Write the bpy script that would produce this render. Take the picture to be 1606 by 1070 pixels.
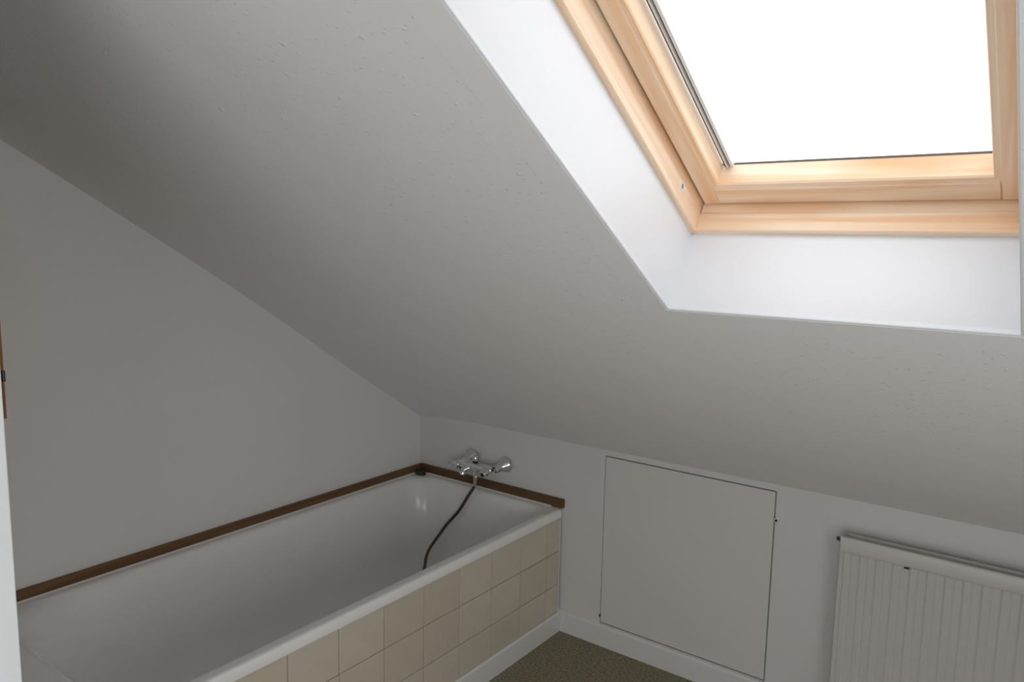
import bpy, bmesh, math, random
from mathutils import Vector, Matrix

for _o in list(bpy.data.objects):
    bpy.data.objects.remove(_o, do_unlink=True)
SC = bpy.context.scene
COL = SC.collection
PI = math.pi
random.seed(4)

# ------------------------------------------------------------------ camera
CAM = Vector((2.3195, -2.4316, 1.5324))
cd = bpy.data.cameras.new('camera')
cam = bpy.data.objects.new('camera', cd)
COL.objects.link(cam)
cd.sensor_fit = 'HORIZONTAL'
cd.sensor_width = 36.0
cd.lens = 36.0 * 1202.166 / 1606.0
cd.clip_start = 0.02
right = Vector((0.7994599, 0.6004309, 0.0186161))
up = Vector((-0.0931835, 0.0933380, 0.9912643))
fwd = Vector((-0.5934482, 0.7942107, -0.1305703))
cam.matrix_world = Matrix((
    (right.x, up.x, -fwd.x, CAM.x),
    (right.y, up.y, -fwd.y, CAM.y),
    (right.z, up.z, -fwd.z, CAM.z),
    (0, 0, 0, 1)))
SC.camera = cam

# ------------------------------------------------------------------ sky and exposure
wd = bpy.data.worlds.new('overcast_sky')
SC.world = wd
wd.use_nodes = True
bg = wd.node_tree.nodes['Background']
bg.inputs['Color'].default_value = (0.975, 0.985, 1.0, 1)
bg.inputs['Strength'].default_value = 2.65
SC.view_settings.view_transform = 'Standard'
SC.view_settings.look = 'None'
SC.view_settings.exposure = 0.0
SC.view_settings.gamma = 1.0
SC.view_settings.use_curve_mapping = False

# slope frame of the roof: u along the knee wall, v up the slope, w out through the roof
TH = 0.5604
CS, SN = math.cos(TH), math.sin(TH)
HK = 0.7666
O = Vector((0, 0, HK))
U = Vector((1, 0, 0)); V = Vector((0, -CS, SN)); WN = Vector((0, SN, CS))
SLOPE = Matrix(((U.x, V.x, WN.x, O.x), (U.y, V.y, WN.y, O.y), (U.z, V.z, WN.z, O.z), (0, 0, 0, 1)))

# the sky portal in the roof opening (guides sampling, gives no light of its own)
pl = bpy.data.lights.new('sky_portal', 'AREA')
pl.shape = 'RECTANGLE'; pl.size = 0.50; pl.size_y = 0.95
pl.cycles.is_portal = True
po = bpy.data.objects.new('sky_portal', pl)
COL.objects.link(po)
po.matrix_world = SLOPE @ Matrix.Translation((1.944, 1.70, 0.40))

# ------------------------------------------------------------------ materials
def new_mat(name):
    m = bpy.data.materials.new(name); m.use_nodes = True
    nt = m.node_tree
    return m, nt, nt.nodes['Principled BSDF']

def plain(name, col, rough=0.5, metal=0.0, bump=0.0, scale=60, var=0.0, detail=3, spec=0.5, dist=0.002):
    m, nt, b = new_mat(name)
    b.inputs['Base Color'].default_value = (*col, 1)
    b.inputs['Roughness'].default_value = rough
    b.inputs['Metallic'].default_value = metal
    b.inputs['Specular IOR Level'].default_value = spec
    tc = nt.nodes.new('ShaderNodeTexCoord')
    if bump:
        n = nt.nodes.new('ShaderNodeTexNoise'); n.inputs['Scale'].default_value = scale; n.inputs['Detail'].default_value = detail
        nt.links.new(tc.outputs['Object'], n.inputs['Vector'])
        bp = nt.nodes.new('ShaderNodeBump'); bp.inputs['Strength'].default_value = bump; bp.inputs['Distance'].default_value = dist
        nt.links.new(n.outputs['Fac'], bp.inputs['Height'])
        nt.links.new(bp.outputs['Normal'], b.inputs['Normal'])
    if var:
        n2 = nt.nodes.new('ShaderNodeTexNoise'); n2.inputs['Scale'].default_value = 3.0; n2.inputs['Detail'].default_value = 5
        nt.links.new(tc.outputs['Object'], n2.inputs['Vector'])
        mx = nt.nodes.new('ShaderNodeMixRGB')
        mx.inputs[1].default_value = (*[c * (1 - var) for c in col], 1)
        mx.inputs[2].default_value = (*[min(1, c * (1 + var)) for c in col], 1)
        nt.links.new(n2.outputs['Fac'], mx.inputs[0])
        nt.links.new(mx.outputs[0], b.inputs['Base Color'])
    return m

def wood(name, axis, light, dark, knot, rough=0.45, scale=1.0):
    """pine grain running along the given object axis"""
    m, nt, b = new_mat(name)
    tc = nt.nodes.new('ShaderNodeTexCoord')
    mp = nt.nodes.new('ShaderNodeMapping')
    s = [26 * scale, 26 * scale, 26 * scale]; s[axis] = 1.3 * scale
    mp.inputs['Scale'].default_value = s
    nt.links.new(tc.outputs['Object'], mp.inputs['Vector'])
    n = nt.nodes.new('ShaderNodeTexNoise')
    n.inputs['Scale'].default_value = 1.4; n.inputs['Detail'].default_value = 6; n.inputs['Distortion'].default_value = 0.9
    nt.links.new(mp.outputs[0], n.inputs['Vector'])
    r = nt.nodes.new('ShaderNodeValToRGB')
    r.color_ramp.elements[0].position = 0.33; r.color_ramp.elements[0].color = (*dark, 1)
    r.color_ramp.elements[1].position = 0.62; r.color_ramp.elements[1].color = (*light, 1)
    nt.links.new(n.outputs['Fac'], r.inputs[0])
    mp2 = nt.nodes.new('ShaderNodeMapping')
    s2 = [9 * scale] * 3; s2[axis] = 2.2 * scale
    mp2.inputs['Scale'].default_value = s2
    nt.links.new(tc.outputs['Object'], mp2.inputs['Vector'])
    n2 = nt.nodes.new('ShaderNodeTexNoise'); n2.inputs['Scale'].default_value = 1.0; n2.inputs['Detail'].default_value = 2
    nt.links.new(mp2.outputs[0], n2.inputs['Vector'])
    r2 = nt.nodes.new('ShaderNodeValToRGB')
    r2.color_ramp.elements[0].position = 0.60; r2.color_ramp.elements[0].color = (0, 0, 0, 1)
    r2.color_ramp.elements[1].position = 0.78; r2.color_ramp.elements[1].color = (1, 1, 1, 1)
    nt.links.new(n2.outputs['Fac'], r2.inputs[0])
    mx = nt.nodes.new('ShaderNodeMixRGB')
    mx.inputs[2].default_value = (*knot, 1)
    nt.links.new(r2.outputs[0], mx.inputs[0]); nt.links.new(r.outputs[0], mx.inputs[1])
    nt.links.new(mx.outputs[0], b.inputs['Base Color'])
    b.inputs['Roughness'].default_value = rough
    bp = nt.nodes.new('ShaderNodeBump'); bp.inputs['Strength'].default_value = 0.15; bp.inputs['Distance'].default_value = 0.001
    nt.links.new(n.outputs['Fac'], bp.inputs['Height']); nt.links.new(bp.outputs[0], b.inputs['Normal'])
    return m

M_CEIL = plain('woodchip_ceiling_paint', (0.88, 0.862, 0.855), 0.75, bump=0.22, scale=120, detail=2, spec=0.25)
def add_specks(m):
    nt = m.node_tree; b = nt.nodes['Principled BSDF']
    tc = nt.nodes.new('ShaderNodeTexCoord')
    n = nt.nodes.new('ShaderNodeTexNoise'); n.inputs['Scale'].default_value = 75; n.inputs['Detail'].default_value = 1
    nt.links.new(tc.outputs['Object'], n.inputs['Vector'])
    r = nt.nodes.new('ShaderNodeMapRange'); r.inputs[1].default_value = 0.66; r.inputs[2].default_value = 0.80
    nt.links.new(n.outputs['Fac'], r.inputs[0])
    bp = nt.nodes.new('ShaderNodeBump'); bp.inputs['Strength'].default_value = 0.5; bp.inputs['Distance'].default_value = 0.003
    nt.links.new(r.outputs[0], bp.inputs['Height'])
    old = b.inputs['Normal'].links[0].from_socket
    nt.links.new(old, bp.inputs['Normal']); nt.links.new(bp.outputs[0], b.inputs['Normal'])
add_specks(M_CEIL)
M_TAPE = plain('smooth_joint_filler', (0.88, 0.866, 0.862), 0.7, bump=0.05, scale=60, spec=0.25)
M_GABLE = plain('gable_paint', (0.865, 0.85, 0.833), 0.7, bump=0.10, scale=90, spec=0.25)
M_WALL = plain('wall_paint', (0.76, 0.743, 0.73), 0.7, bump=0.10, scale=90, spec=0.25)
M_REVEAL = plain('reveal_gloss_paint', (0.785, 0.81, 0.85), 0.45, bump=0.03, scale=20)
M_GLOSSW = plain('white_gloss_paint', (0.80, 0.79, 0.78), 0.4, bump=0.04, scale=30)
M_HATCH = plain('hatch_paint', (0.76, 0.738, 0.725), 0.55, bump=0.08, scale=45)
M_GAP = plain('dark_gap', (0.08, 0.075, 0.07), 0.9, bump=0.1)
M_ENAMEL = plain('bath_enamel', (0.94, 0.935, 0.915), 0.12, bump=0.004, scale=6)
M_RAD = plain('radiator_enamel', (0.64, 0.625, 0.585), 0.35, bump=0.02, scale=40)
M_RADIN = plain('radiator_inner', (0.45, 0.44, 0.41), 0.6, bump=0.02)
M_CHROME = plain('chrome', (0.80, 0.81, 0.82), 0.16, 1.0, bump=0.004, scale=10)
M_BRASS = plain('worn_brass', (0.62, 0.57, 0.44), 0.28, 1.0, bump=0.03, scale=80)
M_BLACK = plain('black_plastic', (0.015, 0.015, 0.016), 0.4, bump=0.02)
M_ALU = plain('aluminium', (0.80, 0.82, 0.84), 0.45, 0.35, bump=0.01)
M_GASKET = plain('grey_gasket', (0.10, 0.10, 0.10), 0.6, bump=0.02)
M_PLUG = plain('green_rubber', (0.035, 0.045, 0.035), 0.6, bump=0.05)
M_GROUT = plain('grout', (0.30, 0.29, 0.25), 0.9, bump=0.2, scale=200)
M_SILIC = plain('white_sealant', (0.80, 0.79, 0.76), 0.4, bump=0.05, scale=40)
M_DOOR = plain('door_paint', (0.84, 0.86, 0.88), 0.4, bump=0.03, scale=20)
M_BRONZE = plain('dark_metal', (0.10, 0.09, 0.08), 0.4, 0.8, bump=0.03)
PINE_L, PINE_D, PINE_K = (0.93, 0.755, 0.58), (0.85, 0.54, 0.32), (0.80, 0.46, 0.25)
M_PINE_X = wood('pine_across', 0, PINE_L, PINE_D, PINE_K)
M_PINE_Y = wood('pine_up_slope', 1, PINE_L, PINE_D, PINE_K)
M_BATTEN_X = wood('brown_batten_across', 0, (0.150, 0.072, 0.030), (0.085, 0.038, 0.016), (0.065, 0.027, 0.010), 0.5)
M_BATTEN_Y = wood('brown_batten_along', 1, (0.20, 0.10, 0.040), (0.12, 0.055, 0.022), (0.09, 0.04, 0.015), 0.5)
M_ORANGE_Z = wood('varnished_pine_upright', 2, (0.55, 0.24, 0.08), (0.40, 0.15, 0.045), (0.3, 0.1, 0.03), 0.35)

def tile_mat():
    m, nt, b = new_mat('cream_tile_glaze')
    oi = nt.nodes.new('ShaderNodeObjectInfo')
    r = nt.nodes.new('ShaderNodeValToRGB')
    r.color_ramp.elements[0].color = (0.66, 0.575, 0.465, 1)
    r.color_ramp.elements[1].color = (0.72, 0.635, 0.53, 1)
    nt.links.new(oi.outputs['Random'], r.inputs[0])
    tc = nt.nodes.new('ShaderNodeTexCoord')
    n = nt.nodes.new('ShaderNodeTexNoise'); n.inputs['Scale'].default_value = 14
    nt.links.new(tc.outputs['Object'], n.inputs['Vector'])
    mx = nt.nodes.new('ShaderNodeMixRGB'); mx.blend_type = 'MULTIPLY'; mx.inputs[0].default_value = 0.10
    nt.links.new(r.outputs[0], mx.inputs[1]); nt.links.new(n.outputs['Fac'], mx.inputs[2])
    nt.links.new(mx.outputs[0], b.inputs['Base Color'])
    b.inputs['Roughness'].default_value = 0.28
    return m
M_TILE = tile_mat()

def floor_mat():
    m, nt, b = new_mat('speckled_green_carpet')
    tc = nt.nodes.new('ShaderNodeTexCoord')
    n = nt.nodes.new('ShaderNodeTexNoise'); n.inputs['Scale'].default_value = 110; n.inputs['Detail'].default_value = 3; n.inputs['Roughness'].default_value = 0.75
    nt.links.new(tc.outputs['Object'], n.inputs['Vector'])
    r = nt.nodes.new('ShaderNodeValToRGB')
    e = r.color_ramp.elements
    e[0].position = 0.28; e[0].color = (0.13, 0.118, 0.085, 1)
    e[1].position = 0.75; e[1].color = (0.46, 0.44, 0.35, 1)
    q = e.new(0.5); q.color = (0.285, 0.255, 0.185, 1)
    nt.links.new(n.outputs['Fac'], r.inputs[0])
    n2 = nt.nodes.new('ShaderNodeTexNoise'); n2.inputs['Scale'].default_value = 30; n2.inputs['Detail'].default_value = 3
    nt.links.new(tc.outputs['Object'], n2.inputs['Vector'])
    r2 = nt.nodes.new('ShaderNodeValToRGB')
    r2.color_ramp.elements[0].position = 0.42; r2.color_ramp.elements[0].color = (1.0, 0.955, 0.90, 1)
    r2.color_ramp.elements[1].position = 0.62; r2.color_ramp.elements[1].color = (0.90, 1.0, 0.88, 1)
    nt.links.new(n2.outputs['Fac'], r2.inputs[0])
    mx = nt.nodes.new('ShaderNodeMixRGB'); mx.blend_type = 'MULTIPLY'; mx.inputs[0].default_value = 1
    nt.links.new(r.outputs[0], mx.inputs[1]); nt.links.new(r2.outputs[0], mx.inputs[2])
    nt.links.new(mx.outputs[0], b.inputs['Base Color'])
    b.inputs['Roughness'].default_value = 0.95; b.inputs['Specular IOR Level'].default_value = 0.1
    bp = nt.nodes.new('ShaderNodeBump'); bp.inputs['Strength'].default_value = 0.5; bp.inputs['Distance'].default_value = 0.003
    nt.links.new(n.outputs['Fac'], bp.inputs['Height']); nt.links.new(bp.outputs[0], b.inputs['Normal'])
    return m
M_FLOOR = floor_mat()

def glass_mat():
    m = bpy.data.materials.new('window_glass'); m.use_nodes = True
    nt = m.node_tree; nt.nodes.clear()
    out = nt.nodes.new('ShaderNodeOutputMaterial')
    tr = nt.nodes.new('ShaderNodeBsdfTransparent'); tr.inputs[0].default_value = (0.955, 0.96, 0.96, 1)
    gl = nt.nodes.new('ShaderNodeBsdfGlossy'); gl.inputs['Roughness'].default_value = 0.01
    fr = nt.nodes.new('ShaderNodeFresnel'); fr.inputs[0].default_value = 1.25
    mx = nt.nodes.new('ShaderNodeMixShader')
    ge = nt.nodes.new('ShaderNodeNewGeometry')
    fm = nt.nodes.new('ShaderNodeMath'); fm.operation = 'SUBTRACT'; fm.inputs[0].default_value = 1.0
    nt.links.new(ge.outputs['Backfacing'], fm.inputs[1])
    fx = nt.nodes.new('ShaderNodeMath'); fx.operation = 'MULTIPLY'
    nt.links.new(fr.outputs[0], fx.inputs[0]); nt.links.new(fm.outputs[0], fx.inputs[1])
    nt.links.new(fx.outputs[0], mx.inputs[0]); nt.links.new(tr.outputs[0], mx.inputs[1]); nt.links.new(gl.outputs[0], mx.inputs[2])
    nt.links.new(mx.outputs[0], out.inputs[0])
    return m
M_GLASS = glass_mat()

# ------------------------------------------------------------------ helpers
def link(name, me, mat, parent=None, mw=None, smooth=False):
    o = bpy.data.objects.new(name, me)
    COL.objects.link(o)
    if mat and not me.materials:
        me.materials.append(mat)
    if parent: o.parent = parent
    if mw is not None: o.matrix_local = mw
    if smooth:
        for p in me.polygons: p.use_smooth = True
    return o

def obj(name, bm, mat, parent=None, mw=None, smooth=False, normals=True):
    if normals: bmesh.ops.recalc_face_normals(bm, faces=bm.faces)
    me = bpy.data.meshes.new(name)
    bm.to_mesh(me); bm.free()
    return link(name, me, mat, parent, mw, smooth)

def empty(name, loc=(0, 0, 0), mw=None):
    o = bpy.data.objects.new(name, None); COL.objects.link(o)
    if mw is not None: o.matrix_local = mw
    else: o.location = loc
    o.empty_display_size = 0.05
    return o

def tag(o, label=None, cat=None, group=None, kind=None):
    if label: o['label'] = label
    if cat: o['category'] = cat
    if group: o['group'] = group
    if kind: o['kind'] = kind
    return o

def add_box(bm, lo, hi, bevel=0.0, seg=2):
    r = bmesh.ops.create_cube(bm, size=1.0)
    vs = r['verts']
    for v in vs:
        v.co = Vector([lo[i] + (v.co[i] + 0.5) * (hi[i] - lo[i]) for i in range(3)])
    if bevel:
        es = list({e for v in vs for e in v.link_edges})
        bmesh.ops.bevel(bm, geom=es, offset=bevel, segments=seg, profile=0.5, affect='EDGES')

def box(lo, hi, bevel=0.0, seg=2):
    bm = bmesh.new(); add_box(bm, lo, hi, bevel, seg); return bm

def add_prism(bm, prof, axis, a, b):
    """profile of 2-D points in the two other axes (in x,y,z order), extruded along axis from a to b"""
    def P(p, t):
        c = list(p); c.insert(axis, t); return Vector(c)
    A = [bm.verts.new(P(p, a)) for p in prof]; B = [bm.verts.new(P(p, b)) for p in prof]
    n = len(prof)
    for i in range(n):
        bm.faces.new((A[i], A[(i + 1) % n], B[(i + 1) % n], B[i]))
    bm.faces.new(A); bm.faces.new(B[::-1])

def prism(prof, axis, a, b):
    bm = bmesh.new(); add_prism(bm, prof, axis, a, b); return bm

def add_lathe(bm, prof, base, d, n=24):
    """prof: (distance along d, radius)"""
    d = Vector(d).normalized()
    t = Vector((0, 0, 1)) if abs(d.z) < 0.9 else Vector((1, 0, 0))
    e1 = d.cross(t).normalized(); e2 = d.cross(e1)
    base = Vector(base); prev = None
    for h, r in prof:
        if r < 1e-6:
            ring = [bm.verts.new(base + d * h)]
        else:
            ring = [bm.verts.new(base + d * h + (e1 * math.cos(2 * PI * i / n) + e2 * math.sin(2 * PI * i / n)) * r) for i in range(n)]
        if prev:
            for i in range(n):
                j = (i + 1) % n
                if len(prev) == 1 and len(ring) == 1: continue
                if len(prev) == 1: bm.faces.new((prev[0], ring[i], ring[j]))
                elif len(ring) == 1: bm.faces.new((prev[i], prev[j], ring[0]))
                else: bm.faces.new((prev[i], prev[j], ring[j], ring[i]))
        prev = ring

def lathe(prof, base, d, n=24):
    bm = bmesh.new(); add_lathe(bm, prof, base, d, n); return bm

def catmull(pts, per=12):
    P = [Vector(p) for p in pts]
    P = [P[0] * 2 - P[1]] + P + [P[-1] * 2 - P[-2]]
    out = []
    for i in range(1, len(P) - 2):
        a, b, c, e = P[i - 1], P[i], P[i + 1], P[i + 2]
        for k in range(per):
            t = k / per
            out.append(0.5 * ((2 * b) + (c - a) * t + (2 * a - 5 * b + 4 * c - e) * t * t + (3 * b - a - 3 * c + e) * t ** 3))
    out.append(P[-2]); return out

def add_tube(bm, path, rad, n=12):
    path = [Vector(p) for p in path]
    prev = None; ref = None
    for i, p in enumerate(path):
        d = (path[min(i + 1, len(path) - 1)] - path[max(i - 1, 0)]).normalized()
        if ref is None: ref = d.orthogonal().normalized()
        ref = (ref - d * ref.dot(d)).normalized()
        e2 = d.cross(ref)
        r = rad(i) if callable(rad) else rad
        ring = [bm.verts.new(p + (ref * math.cos(2 * PI * k / n) + e2 * math.sin(2 * PI * k / n)) * r) for k in range(n)]
        if prev:
            for k in range(n):
                bm.faces.new((prev[k], prev[(k + 1) % n], ring[(k + 1) % n], ring[k]))
        else: bm.faces.new(ring[::-1])
        prev = ring
    bm.faces.new(prev)

def tube(path, rad, n=12):
    bm = bmesh.new(); add_tube(bm, path, rad, n); return bm

# ------------------------------------------------------------------ room shell
XR, YB = 3.15, -2.98          # right wall, back wall
SK = 0.12                     # thickness of the shell
def zc(y): return HK - math.tan(TH) * y

tag(obj('floor', box((-SK, YB - SK, -0.10), (XR + SK, SK, 0.0)), M_FLOOR), 'green grey speckled floor covering', kind='structure')
# gable wall on the left follows the slope
prof = [(SK, -0.1), (SK, zc(0) + 0.10), (0, zc(0) + 0.10), (YB - SK, zc(YB - SK) + 0.10), (YB - SK, -0.1)]
tag(obj('wall_left', prism(prof, 0, -SK, 0.0), M_GABLE), 'white painted gable wall beside the bath', kind='structure')
# right gable and rear wall, each with an unseen window added as daylight fill
def zt(y): return zc(y) + 0.10
GY0, GY1, GYZ0, GYZ1 = -2.87, -1.62, 0.35, 1.65
bm = bmesh.new()
add_prism(bm, [(YB - SK, -0.1), (GY0, -0.1), (GY0, zt(GY0)), (YB - SK, zt(YB - SK))], 0, XR, XR + SK)
add_prism(bm, [(GY1, -0.1), (SK, -0.1), (SK, zt(0)), (0, zt(0)), (GY1, zt(GY1))], 0, XR, XR + SK)
add_prism(bm, [(GY0, -0.1), (GY1, -0.1), (GY1, GYZ0), (GY0, GYZ0)], 0, XR, XR + SK)
add_prism(bm, [(GY0, GYZ1), (GY1, GYZ1), (GY1, zt(GY1)), (GY0, zt(GY0))], 0, XR, XR + SK)
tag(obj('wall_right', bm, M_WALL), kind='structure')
GX0, GX1, GZ0, GZ1 = 1.45, 2.72, 0.10, 1.20
bm = bmesh.new()
add_box(bm, (0, YB - SK, 0), (GX0, YB, zc(YB) + 0.05)); add_box(bm, (GX1, YB - SK, 0), (XR, YB, zc(YB) + 0.05))
add_box(bm, (GX0, YB - SK, 0), (GX1, YB, GZ0)); add_box(bm, (GX0, YB - SK, GZ1), (GX1, YB, zc(YB) + 0.05))
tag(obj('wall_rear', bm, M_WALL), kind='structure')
def fill_casement(name, loc, rz, w, h):  # unseen window, added to let more daylight into the room
    e = empty(name, mw=Matrix.Translation(loc) @ Matrix.Rotation(rz, 4, 'Z'))
    e['kind'] = 'structure'
    hw = w / 2
    for lo_, hi_ in (((-hw, -.03, 0), (-hw + .05, .03, h)), ((hw - .05, -.03, 0), (hw, .03, h)), ((-hw + .05, -.03, 0), (hw - .05, .03, .05)), ((-hw + .05, -.03, h - .05), (hw - .05, .03, h))):
        obj('frame', box(lo_, hi_, 0.003), M_GLOSSW, e)
    obj('pane', box((-hw + .05, -.002, .05), (hw - .05, .002, h - .05)), M_GLASS, e)
    p_ = bpy.data.lights.new('portal', 'AREA'); p_.shape = 'RECTANGLE'; p_.size = w; p_.size_y = h; p_.cycles.is_portal = True
    q_ = bpy.data.objects.new('portal', p_); COL.objects.link(q_)
    q_.matrix_world = Matrix.Translation(loc) @ Matrix.Rotation(rz, 4, 'Z') @ Matrix.Translation((0, -0.04, h / 2)) @ Matrix.Rotation(PI / 2, 4, 'X')
fill_casement('fill_window_2', ((GX0 + GX1) / 2, YB - 0.06, GZ0), 0, GX1 - GX0, GZ1 - GZ0)
fill_casement('fill_window_3', (XR + 0.06, (GY0 + GY1) / 2, GYZ0), PI / 2, GY1 - GY0, GYZ1 - GYZ0)

# knee wall with a recess for the access hatch
HX0, HX1, HZ0, HZ1 = 0.9465, 1.5810, 0.0865, 0.7455
bm = bmesh.new()
top = HK + 0.09
add_box(bm, (0, 0, 0), (HX0, SK, top))
add_box(bm, (HX1, 0, 0), (XR, SK, top))
add_box(bm, (HX0, 0, 0), (HX1, SK, HZ0))
add_box(bm, (HX0, 0, HZ1), (HX1, SK, top))
add_box(bm, (HX0, 0.014, HZ0), (HX1, SK, HZ1))
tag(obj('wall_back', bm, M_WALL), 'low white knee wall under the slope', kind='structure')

# sloping ceiling sheet with the opening for the roof window
OU0, OU1, OV0, OV1 = 1.6475, 2.2435, 1.1905, 2.225     # opening edges at the ceiling
RB = 0.003                                             # rounding of the plaster bead
SAGPTS = [(-0.2, -0.0145), (0.03, -0.0140), (0.27, -0.0105), (0.66, -0.002), (0.95, 0.0085), (1.19, 0.0112), (1.69, 0.0078), (1.88, 0.0035), (2.2, 0.0), (4.0, 0.0)]
def sag(u, v):      # the plaster waves a little where it meets the gable
    a = max(0.0, 1 - max(u, 0) / 0.40) ** 2
    for (v0, w0), (v1, w1) in zip(SAGPTS, SAGPTS[1:]):
        if v0 <= v <= v1:
            return a * (w0 + (w1 - w0) * (v - v0) / (v1 - v0))
    return 0.0
us = [-0.06, 0, 0.08, 0.16, 0.25, 0.35, 0.45, 0.56, 0.8, 1.1, 1.4, OU0 - RB, OU1 + RB, 2.7, XR + 0.06]
vs = [-0.10, 0, 0.15, 0.3, 0.45, 0.6, 0.75, 0.9, 1.05, OV0 - RB, 1.35, 1.5, 1.65, 1.8, 1.95, 2.1, OV1 + RB, 2.6, 3.0, 3.60]
bm = bmesh.new()
grid = [[bm.verts.new((u, v, sag(max(u, 0), v))) for v in vs] for u in us]
for i in range(len(us) - 1):
    for j in range(len(vs) - 1):
        if us[i] >= OU0 - RB - 1e-6 and us[i + 1] <= OU1 + RB + 1e-6 and vs[j] >= OV0 - RB - 1e-6 and vs[j + 1] <= OV1 + RB + 1e-6:
            continue
        bm.faces.new((grid[i][j], grid[i][j + 1], grid[i + 1][j + 1], grid[i + 1][j]))
ceil = obj('ceiling', bm, M_CEIL, mw=SLOPE, smooth=True)
tag(ceil, 'sloping white attic ceiling with textured paint', kind='structure')
# roof above it: four slabs around the opening
bm = bmesh.new()
W0, W1 = 0.045, 0.30
A0, A1, B0, B1 = OU0 - 0.05, OU1 + 0.05, OV0 - 0.05, OV1 + 0.05
add_box(bm, (-0.2, -0.3, W0), (A0, 3.7, W1)); add_box(bm, (A1, -0.3, W0), (XR + 0.2, 3.7, W1))
add_box(bm, (A0, -0.3, W0), (A1, B0, W1)); add_box(bm, (A0, B1, W0), (A1, 3.7, W1))
tag(obj('roof', bm, plain('roof_boarding', (0.3, 0.25, 0.2), 0.8, bump=0.1), mw=SLOPE), kind='structure')

# reveal: rounded bead and four plaster cheeks out to the window frame
bm = bmesh.new()
rings = []
for k in range(7):
    a = k / 6 * PI / 2
    o_ = RB * (1 - math.sin(a)); w_ = RB * (1 - math.cos(a))
    rings.append((OU0 - o_, OU1 + o_, OV0 - o_, OV1 + o_, w_))
FU0, FU1, FV0, FV1 = 1.6436, 2.2465, 1.1826, 2.230
LP = 0.0035   # the bead stands a little proud of the cheeks
rings.append((OU0 - LP, OU1 + LP, OV0 - LP, OV1 + LP, 0.0125))
rings.append((OU0 - LP - .0003, OU1 + 0.002, OV0 - LP - .0005, OV1 + .002, 0.0130))
rings.append((FU0 - 0.001, FU1 + 0.001, FV0 - 0.001, FV1 + 0.001, 0.192))
prev = None
for (a, b, c, e, w) in rings:
    R_ = [bm.verts.new(p) for p in ((a, c, w), (b, c, w), (b, e, w), (a, e, w))]
    if prev:
        for i in range(4):
            f = bm.faces.new((prev[i], prev[(i + 1) % 4], R_[(i + 1) % 4], R_[i])); f.smooth = True
    prev = R_
rev = obj('trim_1', bm, M_REVEAL, mw=SLOPE)
md = rev.modifiers.new('split', 'EDGE_SPLIT'); md.split_angle = math.radians(50)
tag(rev, 'bright white plaster reveal around the roof window', kind='structure')
# filler strips where the ceiling boards meet the opening
bm = bmesh.new()
def strip(bm, quad):
    lo = [bm.verts.new((p[0], p[1], 0.004)) for p in quad]; hi = [bm.verts.new((p[0], p[1], -0.0011)) for p in quad]
    for i in range(4): bm.faces.new((lo[i], lo[(i + 1) % 4], hi[(i + 1) % 4], hi[i]))
    bm.faces.new(hi)
e_ = RB + 0.0006; bw = 0.058
strip(bm, [(OU0 - e_ - bw, OV0 - e_ - bw), (OU0 - e_, OV0 - e_), (OU0 - e_, OV1 + e_), (OU0 - e_ - bw, OV1 + e_ + bw)])
strip(bm, [(OU0 - e_ - bw, OV0 - e_ - bw), (OU1 + e_ + bw, OV0 - e_ - bw), (OU1 + e_, OV0 - e_), (OU0 - e_, OV0 - e_)])
tag(obj('trim_2', bm, M_TAPE, mw=SLOPE), 'smooth filler band along the edge of the roof opening', kind='structure')

# ------------------------------------------------------------------ roof window
win = empty('window_1', mw=SLOPE)
tag(win, 'pine framed roof window set in the sloping ceiling', kind='structure')
LIP = 0.0115; WF = 0.1872; WS = 0.2537; WG = 0.3097
IU0, IU1, IV0, IV1 = FU0 + LIP, FU1 - LIP, FV0 + LIP, FV1 - LIP   # inner faces of the fixed frame
def frame_prof(sign, a):      # in (u or v, w): lip edge, inner face with a small step, back
    s = sign
    return [(a - s * 0.03, WF + 0.004), (a - s * 0.002, WF), (a + s * (LIP - 0.002), WF), (a + s * LIP, WF + 0.002),
            (a + s * LIP, WF + 0.040), (a + s * (LIP - 0.003), WF + 0.046), (a + s * (LIP - 0.003), WG + 0.001), (a - s * 0.03, WG + 0.001)]
obj('frame_jamb', prism(frame_prof(1, FU0), 1, FV0, FV1), M_PINE_Y, win)
obj('frame_jamb', prism(frame_prof(-1, FU1), 1, FV0, FV1), M_PINE_Y, win)
obj('frame_sill', prism(frame_prof(1, FV0), 0, IU0 + 0.0002, IU1 - 0.0002), M_PINE_X, win)
obj('frame_head', prism(frame_prof(-1, FV1), 0, IU0 + 0.0002, IU1 - 0.0002), M_PINE_X, win)
GAP = 0.0022
def sash_prof(s, a, face, total):
    return [(a, WS + 0.002), (a + s * 0.002, WS), (a + s * (face - 0.0015), WS), (a + s * face, WS + 0.0012), (a + s * (face + 0.001), WS + 0.003), (a + s * (total - 0.002), WS + 0.0048),
            (a + s * total, WS + 0.009), (a + s * total, WG + 0.0005), (a, WG + 0.0005)]
SU0, SU1, SV0, SV1 = IU0 + GAP, IU1 - GAP, IV0 - 0.001, IV1 - GAP
FACE, TOT = 0.0350, 0.0455
obj('sash_stile', prism(sash_prof(1, SU0, FACE, TOT), 1, SV0, SV1), M_PINE_Y, win)
obj('sash_stile', prism(sash_prof(-1, SU1, FACE + 0.0075, TOT + 0.0090), 1, SV0, SV1), M_PINE_Y, win)
RF, RT = 0.0475, 0.0590
gu0, gu1, gv0, gv1 = SU0 + TOT, SU1 - TOT - 0.0090, SV0 + RT, SV1 - RT
obj('sash_bottom_rail', prism(sash_prof(1, SV0, RF, RT), 0, gu0 - 0.0100, gu1 + 0.0100), M_PINE_X, win)
obj('sash_top_rail', prism(sash_prof(-1, SV1, RF, RT), 0, gu0 - 0.0100, gu1 + 0.0100), M_PINE_X, win)
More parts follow.
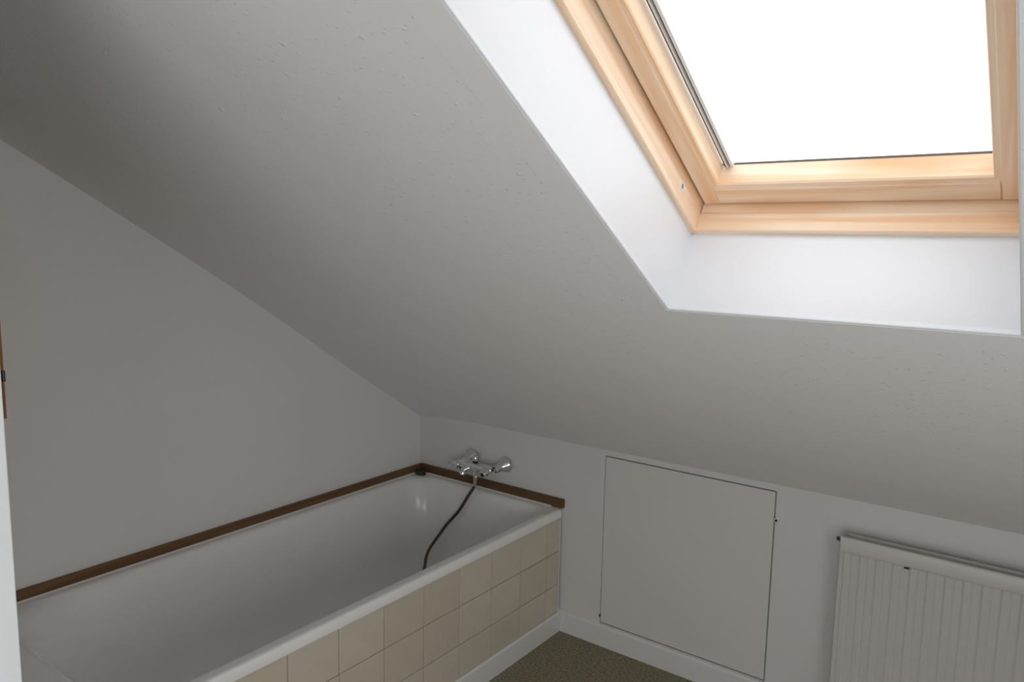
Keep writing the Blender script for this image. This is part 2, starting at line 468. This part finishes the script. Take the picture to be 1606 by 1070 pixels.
pane = obj('pane', box((gu0 - 0.004, gv0 - 0.004, WG + 0.001), (gu1 + 0.004, gv1 + 0.004, WG + 0.005)), M_GLASS, win)
# aluminium side rails with a dark groove, and a thin gasket along the foot of the pane
def rail(s, a):
    p = [(0, 0), (0, -0.009), (0.0035, -0.009), (0.0045, -0.004), (0.0080, -0.004), (0.0088, -0.009), (0.0150, -0.009), (0.0150, 0)]
    r = obj('glazing_rail', prism([(a + s * x, WG + w) for x, w in p], 1, gv0, gv1), M_ALU, win)
    tag(r, 'grey aluminium rail along the pane')
    obj('rail_groove', box((min(a + s * .0046, a + s * .0079), gv0 + .001, WG - .0046), (max(a + s * .0046, a + s * .0079), gv1 - .001, WG - .0038)), M_BLACK, r)
    obj('rail_gasket', box((min(a - s * .0005, a - s * .0026), gv0 + .001, WG - .009), (max(a - s * .0005, a - s * .0026), gv1 - .001, WG - .0005)), M_GASKET, r)
rail(1, gu0 + 0.0082)
obj('gasket', box((gu0, gv0, WG - 0.0025), (gu1, gv0 + 0.0018, WG + 0.0008)), M_GASKET, win)
bush = obj('locking_bush', lathe([(0, 0.0100), (0.0018, 0.0098), (0.0024, 0.0085), (0.0022, 0.0060), (0.0004, 0.0058)], (IU0 - 0.0003, 1.302, 0.2195), (1, 0, 0), 24), M_GLOSSW, win, smooth=True)
tag(bush, 'round white plastic bush in the pine frame')
obj('bush_core', lathe([(0, 0.0060), (0.0008, 0.0060), (0.0012, 0.004), (0.0012, 0)], (IU0 - 0.0003, 1.302, 0.2195), (1, 0, 0), 20), plain('grey_plastic', (0.25, 0.26, 0.28), 0.5, bump=0.02), bush)

# ------------------------------------------------------------------ baseboards
bm = prism([(0.0, 0.0), (-0.012, 0.0), (-0.012, 0.076), (-0.006, 0.084), (0.0, 0.084)], 0, 0.0, XR)
tag(obj('baseboard_back', bm, M_GLOSSW), 'white baseboard along the knee wall', kind='structure')

# ------------------------------------------------------------------ bath panel with tiles
TX = 0.765; ZT = 0.4661; TH2 = 0.1351; TW = 0.1695; CUT = 0.1026; YE = -1.80
panel = empty('bath_surround', (0.72, -0.87, 0))
tag(panel, 'bath side clad in cream square tiles with a white plinth', 'bath panel')
PI_ = panel.matrix_local.copy(); panel_inv = Matrix.Translation((-0.72, 0.87, 0))
obj('panel_backing', box((0.715, YE, 0.0), (TX - 0.0035, -0.013, ZT)), M_GROUT, panel, panel_inv)
obj('plinth', prism([(0.752, 0.0), (0.774, 0.0), (0.774, 0.074), (0.770, 0.081), (0.752, 0.081)], 1, YE, -0.013), M_GLOSSW, panel, panel_inv)
obj('sealant_bead', box((TX - 0.004, -0.0165, 0.081), (TX + 0.0015, -0.0125, ZT - 0.004), 0.001), M_SILIC, panel, panel_inv)
g = 0.0028
meshes = {}
ybounds = [-0.0165]
k = 0
while -CUT - TW * k > YE:
    ybounds.append(-CUT - TW * k); k += 1
ybounds.append(YE)
zb = [ZT, ZT - TH2, ZT - 2 * TH2, 0.081]
for j in range(3):
    for i in range(len(ybounds) - 1):
        y1, y0 = ybounds[i], ybounds[i + 1]
        z1, z0 = zb[j], zb[j + 1]
        ly, lz = y1 - y0 - g, z1 - z0 - g
        if ly < 0.01: continue
        key = (round(ly, 4), round(lz, 4))
        if key not in meshes:
            b_ = box((-0.008, -ly / 2, -lz / 2), (0, ly / 2, lz / 2), 0.0012, 1)
            bmesh.ops.recalc_face_normals(b_, faces=b_.faces)
            me = bpy.data.meshes.new('tile'); b_.to_mesh(me); b_.free()
            me.materials.append(M_TILE); meshes[key] = me
        o = bpy.data.objects.new('tile', meshes[key]); COL.objects.link(o)
        o.parent = panel
        o.matrix_local = panel_inv @ Matrix.Translation((TX + random.uniform(-.0004, .0004), (y0 + y1) / 2, (z0 + z1) / 2)) @ Matrix.Rotation(random.uniform(-.003, .003), 4, 'Z') @ Matrix.Rotation(random.uniform(-.003, .003), 4, 'Y')

# ------------------------------------------------------------------ bathtub
def rrect(x0, x1, y0, y1, r, z, n=10):
    pts = []
    h = min(r * 2.1, (x1 - x0) / 2 - 0.002) if r > 0.04 else r       # the head end is rounder than the tap end
    for cx, cy, a0, r in ((x1 - r, y1 - r, 0, r), (x0 + r, y1 - r, PI / 2, r), (x0 + h, y0 + h, PI, h), (x1 - h, y0 + h, 1.5 * PI, h)):
        for i in range(n + 1):
            a = a0 + i / n * PI / 2
            pts.append((cx + r * math.cos(a), cy + r * math.sin(a), z))
    return pts
RIM = 0.500
TUB = [
    (0.012, 0.762, YE + .012, -0.012, 0.014, 0.4665),
    (0.004, 0.771, YE + .002, -0.0035, 0.020, 0.4668),
    (0.003, 0.773, YE, -0.0025, 0.022, 0.470),
    (0.003, 0.773, YE, -0.0025, 0.022, 0.489),
    (0.005, 0.7705, YE + .002, -0.0045, 0.022, 0.4975),
    (0.010, 0.765, YE + .007, -0.010, 0.022, 0.5010),
    (0.018, 0.757, YE + .015, -0.018, 0.024, 0.5012),
    (0.026, 0.748, YE + .03, -0.026, 0.030, 0.5000),
    (0.034, 0.735, YE + .06, -0.034, 0.055, 0.4990),
    (0.042, 0.727, YE + .085, -0.042, 0.085, 0.4960),
    (0.050, 0.719, YE + .10, -0.050, 0.105, 0.4880),
    (0.058, 0.711, YE + .115, -0.058, 0.120, 0.470),
    (0.068, 0.702, YE + .145, -0.067, 0.130, 0.430),
    (0.082, 0.688, YE + .20, -0.080, 0.135, 0.350),
    (0.098, 0.672, YE + .27, -0.098, 0.120, 0.250),
    (0.115, 0.655, YE + .34, -0.116, 0.105, 0.180),
    (0.140, 0.630, YE + .40, -0.140, 0.095, 0.145),
    (0.180, 0.590, YE + .46, -0.180, 0.110, 0.128),
    (0.260, 0.510, YE + .55, -0.260, 0.080, 0.121),
    (0.340, 0.430, YE + .70, -0.400, 0.035, 0.119),
]
bm = bmesh.new(); prev = None
for t in TUB:
    ring = [bm.verts.new(p) for p in rrect(*t)]
    if prev:
        n = len(ring)
        for i in range(n): bm.faces.new((prev[i], prev[(i + 1) % n], ring[(i + 1) % n], ring[i]))
    prev = ring
bm.faces.new(prev)
tub = empty('bathtub', (0.385, -0.87, 0))
tag(tub, 'white enamelled built-in bathtub in the corner under the slope', 'bathtub')
tub_inv = Matrix.Translation((-0.385, 0.87, 0))
tb = obj('basin', bm, M_ENAMEL, tub, tub_inv, smooth=True)
s = tb.modifiers.new('sub', 'SUBSURF'); s.levels = 1; s.render_levels = 1
so = tb.modifiers.new('thick', 'SOLIDIFY'); so.thickness = 0.004; so.offset = -1
for sx in (0.22, 0.55):
    for sy in (-0.40, -1.15):
        obj('foot', lathe([(0, 0.03), (0.012, 0.03), (0.016, 0.012), (0.124, 0.012)], (sx, sy, 0), (0, 0, 1), 12), M_BRONZE, tub, tub_inv)

# ------------------------------------------------------------------ brown battens above the rim
SZ0, SZ1 = 0.5035, 0.534
t1 = obj('trim_3', box((0.0005, YE, SZ0), (0.0150, -0.0005, SZ1), 0.0015), M_BATTEN_Y)
tag(t1, 'long brown wooden batten on the gable wall above the bath', kind='structure')
t2 = obj('trim_4', box((0.0155, -0.0150, SZ0), (0.7745, -0.0005, SZ1 + 0.004), 0.0015), M_BATTEN_X)
tag(t2, 'short brown wooden batten under the mixer tap', kind='structure')
# sealant between battens and enamel
bm = prism([(0.001, 0.4985), (0.0205, 0.4985), (0.0150, 0.5055), (0.001, 0.5055)], 1, YE, -0.001)
tag(obj('trim_5', bm, M_SILIC), 'white sealant joint under the long batten', kind='structure')
bm = prism([(-0.001, 0.4985), (-0.0205, 0.4985), (-0.0150, 0.5055), (-0.001, 0.5055)], 0, 0.021, 0.72)
tag(obj('trim_6', bm, M_SILIC), 'white sealant joint under the short batten', kind='structure')

# ------------------------------------------------------------------ plug lying in the corner
plug = empty('bath_plug', (0.040, -0.040, 0.500))
tag(plug, 'small dark green rubber plug lying on the bath rim in the corner', 'bath plug')
obj('stopper', lathe([(0, 0), (0, 0.017), (0.003, 0.021), (0.010, 0.023), (0.013, 0.021), (0.014, 0.012), (0.016, 0.006), (0.016, 0)], (0, 0, 0.0015), (0.1, -0.1, 1), 20), M_PLUG, plug, smooth=True)
ring_pts = [(0.022 + 0.014 * math.cos(a), -0.006 + 0.009 * math.sin(a), 0.006 + 0.002 * math.sin(a)) for a in [i / 20 * 2 * PI for i in range(21)]]
obj('pull_ring', tube(ring_pts, 0.0022, 8), M_PLUG, plug, smooth=True)

# ------------------------------------------------------------------ bath mixer
mix = empty('bath_mixer_tap', (0.385, 0, 0.605))
tag(mix, 'chrome two-handle bath mixer tap mounted on the knee wall', 'tap')
mi = Matrix.Translation((-0.385, 0, -0.605))
BY, BZ = -0.062, 0.604
def part(name, bm, mat=M_CHROME, parent=mix, smooth=True):
    o = obj(name, bm, mat, parent, mi if parent is mix else None, smooth=smooth)
    m = o.modifiers.new('split', 'EDGE_SPLIT'); m.split_angle = math.radians(40)
    return o
FL = [(0, 0.034), (0.004, 0.034), (0.010, 0.031), (0.020, 0.025), (0.030, 0.019), (0.036, 0.0165), (0.040, 0.016), (0.052, 0.016), (0.062, 0.013)]
part('wall_flange', lathe(FL, (0.306, 0, 0.622), (-0.10, -1, -0.28), 32))
part('wall_flange', lathe(FL, (0.487, 0, 0.621), (-0.28, -1, -0.22), 32))
part('body', lathe([(0, 0), (0, 0.012), (0.006, 0.017), (0.03, 0.0185), (0.055, 0.0165), (0.085, 0.0185), (0.115, 0.0165), (0.145, 0.0175), (0.168, 0.0155), (0.174, 0.010), (0.174, 0)], (0.288, BY, BZ), (1, 0, 0), 32))
h = part('handle', lathe([(0, 0.014), (0.004, 0.021), (0.012, 0.0235), (0.022, 0.0215), (0.030, 0.014), (0.033, 0.0)], (0.292, BY, BZ - 0.006), (-1, 0, -0.18), 24))
obj('lever', tube([(0.268 - .385, BY, BZ - 0.008 - .605), (0.250 - .385, BY - 0.002, BZ - 0.007 - .605), (0.232 - .385, BY - 0.004, BZ - 0.008 - .605)], lambda i: (0.008, 0.0065, 0.0045)[i], 10), M_CHROME, mix, smooth=True)
def knob(base, d, r, L):
    bm = bmesh.new()
    add_lathe(bm, [(0, r * .6), (L * .15, r), (L * .85, r), (L, r * .8), (L, 0)], base, d, 24)
    return bm
part('handle', knob((0.440, BY - 0.012, BZ - 0.003), (0.05, -1, -0.35), 0.0175, 0.030))
hb = Vector((0.440, BY - 0.012, BZ - 0.003)); hd = Vector((0.05, -1, -0.35)).normalized()
part('handle_cap', lathe([(0, 0.0085), (0.002, 0.0085), (0.003, 0.006), (0.003, 0)], hb + hd * 0.0298, hd, 16), M_BLACK)
# diverter knob on top of the body
part('diverter_stem', lathe([(0, 0.0105), (0.010, 0.0105), (0.010, 0.0)], (0.372, BY, BZ + 0.014), (0, 0, 1), 20), M_BLACK)
part('diverter_knob', lathe([(0, 0.008), (0.002, 0.0125), (0.010, 0.0135), (0.020, 0.0125), (0.026, 0.008), (0.028, 0)], (0.372, BY, BZ + 0.024), (0, 0, 1), 24))
# cartridge plate on the left half, spout and outlet
part('cartridge_cap', lathe([(0, 0.017), (0.004, 0.0165), (0.006, 0.012), (0.006, 0)], (0.312, BY, BZ + 0.014), (0, -0.25, 1), 24), M_ALU)
part('spout', tube(catmull([(0.352, BY, BZ - 0.004), (0.345, BY - 0.012, BZ - 0.008), (0.335, BY - 0.022, BZ - 0.014), (0.328, BY - 0.027, BZ - 0.022)], 5), lambda i: 0.0125, 16))
part('aerator', lathe([(0, 0.0125), (0.003, 0.0142), (0.014, 0.0142), (0.017, 0.0115), (0.017, 0)], (0.328, BY - 0.027, BZ - 0.019), (-0.03, -0.15, -1), 20))
part('hose_outlet', lathe([(0, 0.0125), (0.014, 0.0115), (0.016, 0.0135), (0.024, 0.0135), (0.026, 0.010)], (0.376, BY, BZ - 0.012), (0, 0, -1), 20))

# ------------------------------------------------------------------ shower hose
hose = empty('shower_hose', (0.376, BY, 0.560))
tag(hose, 'dark ribbed metal shower hose hanging from the tap into the bath', 'shower hose')
hi_ = Matrix.Translation((-0.376, -BY, -0.560))
fe = obj('ferrule', lathe([(0, 0.0095), (0.004, 0.0105), (0.010, 0.0105), (0.012, 0.0090), (0.034, 0.0070), (0.046, 0.0066)], (0.376, BY, 0.5665), (-0.10, -0.05, -1), 20), M_BRASS, hose, hi_, smooth=True)
tag(fe, 'pale brass cone at the top of the hose')
HP = [(0.3715, -0.064, 0.523), (0.3640, -0.0715, 0.5035), (0.3484, -0.082, 0.4733), (0.3112, -0.0896, 0.4099), (0.2548, -0.1028, 0.3396), (0.2348, -0.1195, 0.3018), (0.2176, -0.1389, 0.266),
      (0.207, -0.1606, 0.2328), (0.212, -0.1844, 0.2044), (0.229, -0.21, 0.1805), (0.262, -0.265, 0.150), (0.31, -0.34, 0.1345), (0.36, -0.46, 0.1315)]
# even spacing, so that every coil is one rib
fine = catmull(HP, 60); even = [fine[0]]; acc = 0.0; step = 0.0015
for a, b in zip(fine, fine[1:]):
    acc += (b - a).length
    if acc >= step: even.append(b); acc = 0.0
def rib(i): return 0.0070 if (i % 4) in (0, 1) else 0.0058
hb_ = obj('hose_tube', tube(even, rib, 10), None, hose, hi_, smooth=False)
def hose_mat():
    m, nt, b = new_mat('blackened_hose_metal')
    b.inputs['Base Color'].default_value = (0.24, 0.16, 0.10, 1); b.inputs['Metallic'].default_value = 0.6; b.inputs['Roughness'].default_value = 0.35
    return m
M_HOSE = hose_mat()
M_HOSE2 = plain('hose_groove_black', (0.012, 0.011, 0.010), 0.7, bump=0.02)  # near-black colour for the grooves between the ribs
hb_.data.materials.append(M_HOSE); hb_.data.materials.append(M_HOSE2)
for i, p in enumerate(hb_.data.polygons):
    if i >= 1:
        seg = (i - 1) // 10
        p.material_index = 0 if (seg % 4) in (0, 1) else 1

# ------------------------------------------------------------------ access hatch
hatch = empty('access_hatch', (1.264, 0.0, 0.088))
tag(hatch, 'square white access hatch in the knee wall beside the radiator', 'hatch')
hm = Matrix.Translation((-1.264, 0, -0.088))
obj('hatch_board', box((HX0 + 0.003, -0.0015, HZ0 + 0.0055), (HX1 - 0.0045, 0.0135, HZ1 - 0.0045), 0.0015), M_HATCH, hatch, hm)
def catch(x, z, n):
    o = obj('turn_catch', lathe([(0, 0.0085), (0.004, 0.0082), (0.006, 0.006), (0.006, 0)], (x, -0.001, z), (0, -1, 0), 14), M_SILIC, hatch, hm, smooth=True)
    obj('catch_screw', lathe([(0, 0.0045), (0.0012, 0.0042), (0.0014, 0)], (x, -0.0068, z), (0, -1, 0), 10), M_BLACK, o)
catch(1.5865, 0.650, 0)
nb = obj('hinge_pin', box((HX0 - 0.0015, -0.005, 0.112), (HX0 + 0.0035, 0.004, 0.122), 0.001), M_BRONZE, hatch, hm)

# ------------------------------------------------------------------ radiator
rad = empty('radiator', (2.35, -0.06, 0.15))
tag(rad, 'ribbed cream panel radiator on the knee wall under the roof window', 'radiator')
rm = Matrix.Translation((-2.35, 0.06, -0.15))
RX0, RX1, RZ0, RZ1, RY = 1.7995, 2.90, 0.130, 0.676, -0.083
# fluted front panel: shallow channels between flat ribs
PER = 0.0445
xs = [RX0]; prof = []
def front(x):
    t = ((x - RX0 - 0.0105) / PER) % 1.0
    d = 0.0
    if t < 0.10: d = 0.0042 * math.sin(t / 0.10 * PI) ** 0.8
    elif 0.45 < t < 0.60: d = 0.0016 * math.sin((t - 0.45) / 0.15 * PI)
    return d
N = int((RX1 - RX0) / 0.00111)
bm = bmesh.new()
A_, B_, C_, D_ = [], [], [], []
rows = [(RZ0, 0.0), (RZ0 + 0.030, 0.0), (RZ0 + 0.034, 1.0), (RZ1 - 0.050, 1.0), (RZ1 - 0.0465, 0.35), (RZ1 - 0.0455, -0.10), (RZ1 - 0.040, -0.28), (RZ1 - 0.006, -0.28), (RZ1 - 0.002, 0.0), (RZ1, 0.9)]
G = []
for i in range(N + 1):
    x = RX0 + (RX1 - RX0) * i / N
    d = front(x)
    edge = 0.004 * max(0, 1 - (x - RX0) / 0.004) ** 2 + 0.004 * max(0, 1 - (RX1 - x) / 0.004) ** 2
    col = []
    for z, k in rows:
        off = edge + (d + 0.0008) * max(0, k) if k > 0 and z < RZ1 - 0.01 else edge + (0.006 * k if k < 0 else 0.004 * k)
        col.append(bm.verts.new((x, RY + off, z)))
    G.append(col)
for i in range(N):
    for j in range(len(rows) - 1):
        bm.faces.new((G[i][j], G[i + 1][j], G[i + 1][j + 1], G[i][j + 1]))
for f in bm.faces: f.smooth = True
fp = obj('front_panel', bm, M_RAD, rad, rm)
md = fp.modifiers.new('thick', 'SOLIDIFY'); md.thickness = 0.006; md.offset = -1
bm = bmesh.new()
obj('rear_panel', box((RX0 + 0.012, -0.042, RZ0 + 0.01), (RX1 - 0.012, -0.030, RZ1 - 0.003), 0.003), M_RAD, rad, rm)
# convector fins between the panels: folded sheet
pts = []
x = RX0 + 0.02; k = 0
while x < RX1 - 0.02:
    pts += [(x, -0.072 if k % 2 else -0.044), (x + 0.010, -0.072 if k % 2 else -0.044)]
    x += 0.0125; k += 1
bm = bmesh.new()
lo = [bm.verts.new((p[0], p[1], RZ0 + 0.03)) for p in pts]; hi = [bm.verts.new((p[0], p[1], RZ1 - 0.018)) for p in pts]
for i in range(len(pts) - 1): bm.faces.new((lo[i], lo[i + 1], hi[i + 1], hi[i]))
cv = obj('convector_fins', bm, M_RADIN, rad, rm); cv['kind'] = 'stuff'
obj('top_grille', box((RX0 + 0.014, -0.074, RZ1 - 0.014), (RX1 - 0.014, -0.043, RZ1 - 0.0115)), M_RAD, rad, rm)
obj('end_cap', box((RX0 + 0.001, -0.076, RZ0 + 0.02), (RX0 + 0.003, -0.036, RZ1 - 0.010), 0.0005), M_RAD, rad, rm)
pb = obj('bleed_plug', lathe([(0, 0.0085), (0.010, 0.0085), (0.011, 0.006), (0.018, 0.006), (0.018, 0)], (RX0 + 0.004, -0.058, RZ1 - 0.018), (-1, 0, 0), 6), M_BRONZE, rad, rm)
tag(pb, 'dark bleed plug on the end of the radiator')
obj('clip', box((1.976, RY - 0.0030, RZ1 - 0.0515), (1.990, RY + 0.001, RZ1 - 0.0465), 0.0008), M_BLACK, rad, rm)
for bx in (1.98, 2.72):
    obj('wall_bracket', box((bx - 0.015, -0.031, RZ0 + 0.06), (bx + 0.015, -0.0012, RZ1 - 0.08), 0.002), M_RAD, rad, rm)

# ------------------------------------------------------------------ wall cabinet at the left edge of the view
cab = empty('wall_cabinet', (0.0, -1.87, 1.053))
tag(cab, 'orange pine wall cabinet hung on the gable wall above the bath end', 'cabinet')
cm = Matrix.Translation((0, 1.87, -1.053))
CX, CY0, CY1, CZ0, CZ1 = 0.130, -2.08, -1.664, 1.053, 1.56
obj('carcass', box((0.0005, CY0, CZ0), (CX - 0.020, CY1 - 0.001, CZ1), 0.002), M_ORANGE_Z, cab, cm)
dr = empty('door'); dr.parent = cab; dr.matrix_local = cm
SW = 0.016
obj('door_stile', box((CX - 0.019, CY1 - SW, CZ0), (CX, CY1, CZ1), 0.002), M_ORANGE_Z, dr)
obj('door_stile', box((CX - 0.019, CY0, CZ0), (CX, CY0 + SW, CZ1), 0.002), M_ORANGE_Z, dr)
M_DKPANEL = wood('dark_pine_panel', 2, (0.22, 0.06, 0.02), (0.15, 0.04, 0.014), (0.1, 0.03, 0.01), 0.4)
obj('door_panel', box((CX - 0.018, CY0 + SW, CZ0 + 0.001), (CX - 0.006, CY1 - SW, CZ1 - 0.001)), M_DKPANEL, dr)
obj('hinge', lathe([(0, 0.0), (0, 0.0045), (0.028, 0.0045), (0.028, 0)], (CX + 0.0025, CY1 - 0.003, 1.150), (0, 0, 1), 12), M_BRONZE, cab, cm, smooth=False)

# ------------------------------------------------------------------ open white door leaf at the left
door = empty('door_1', (1.15, -2.450, 0))
tag(door, 'plain white door leaf standing open at the left edge', kind='structure')
obj('leaf', box((-0.04, -0.43, 0.008), (0, 0.425, 1.93), 0.002), M_DOOR, door)
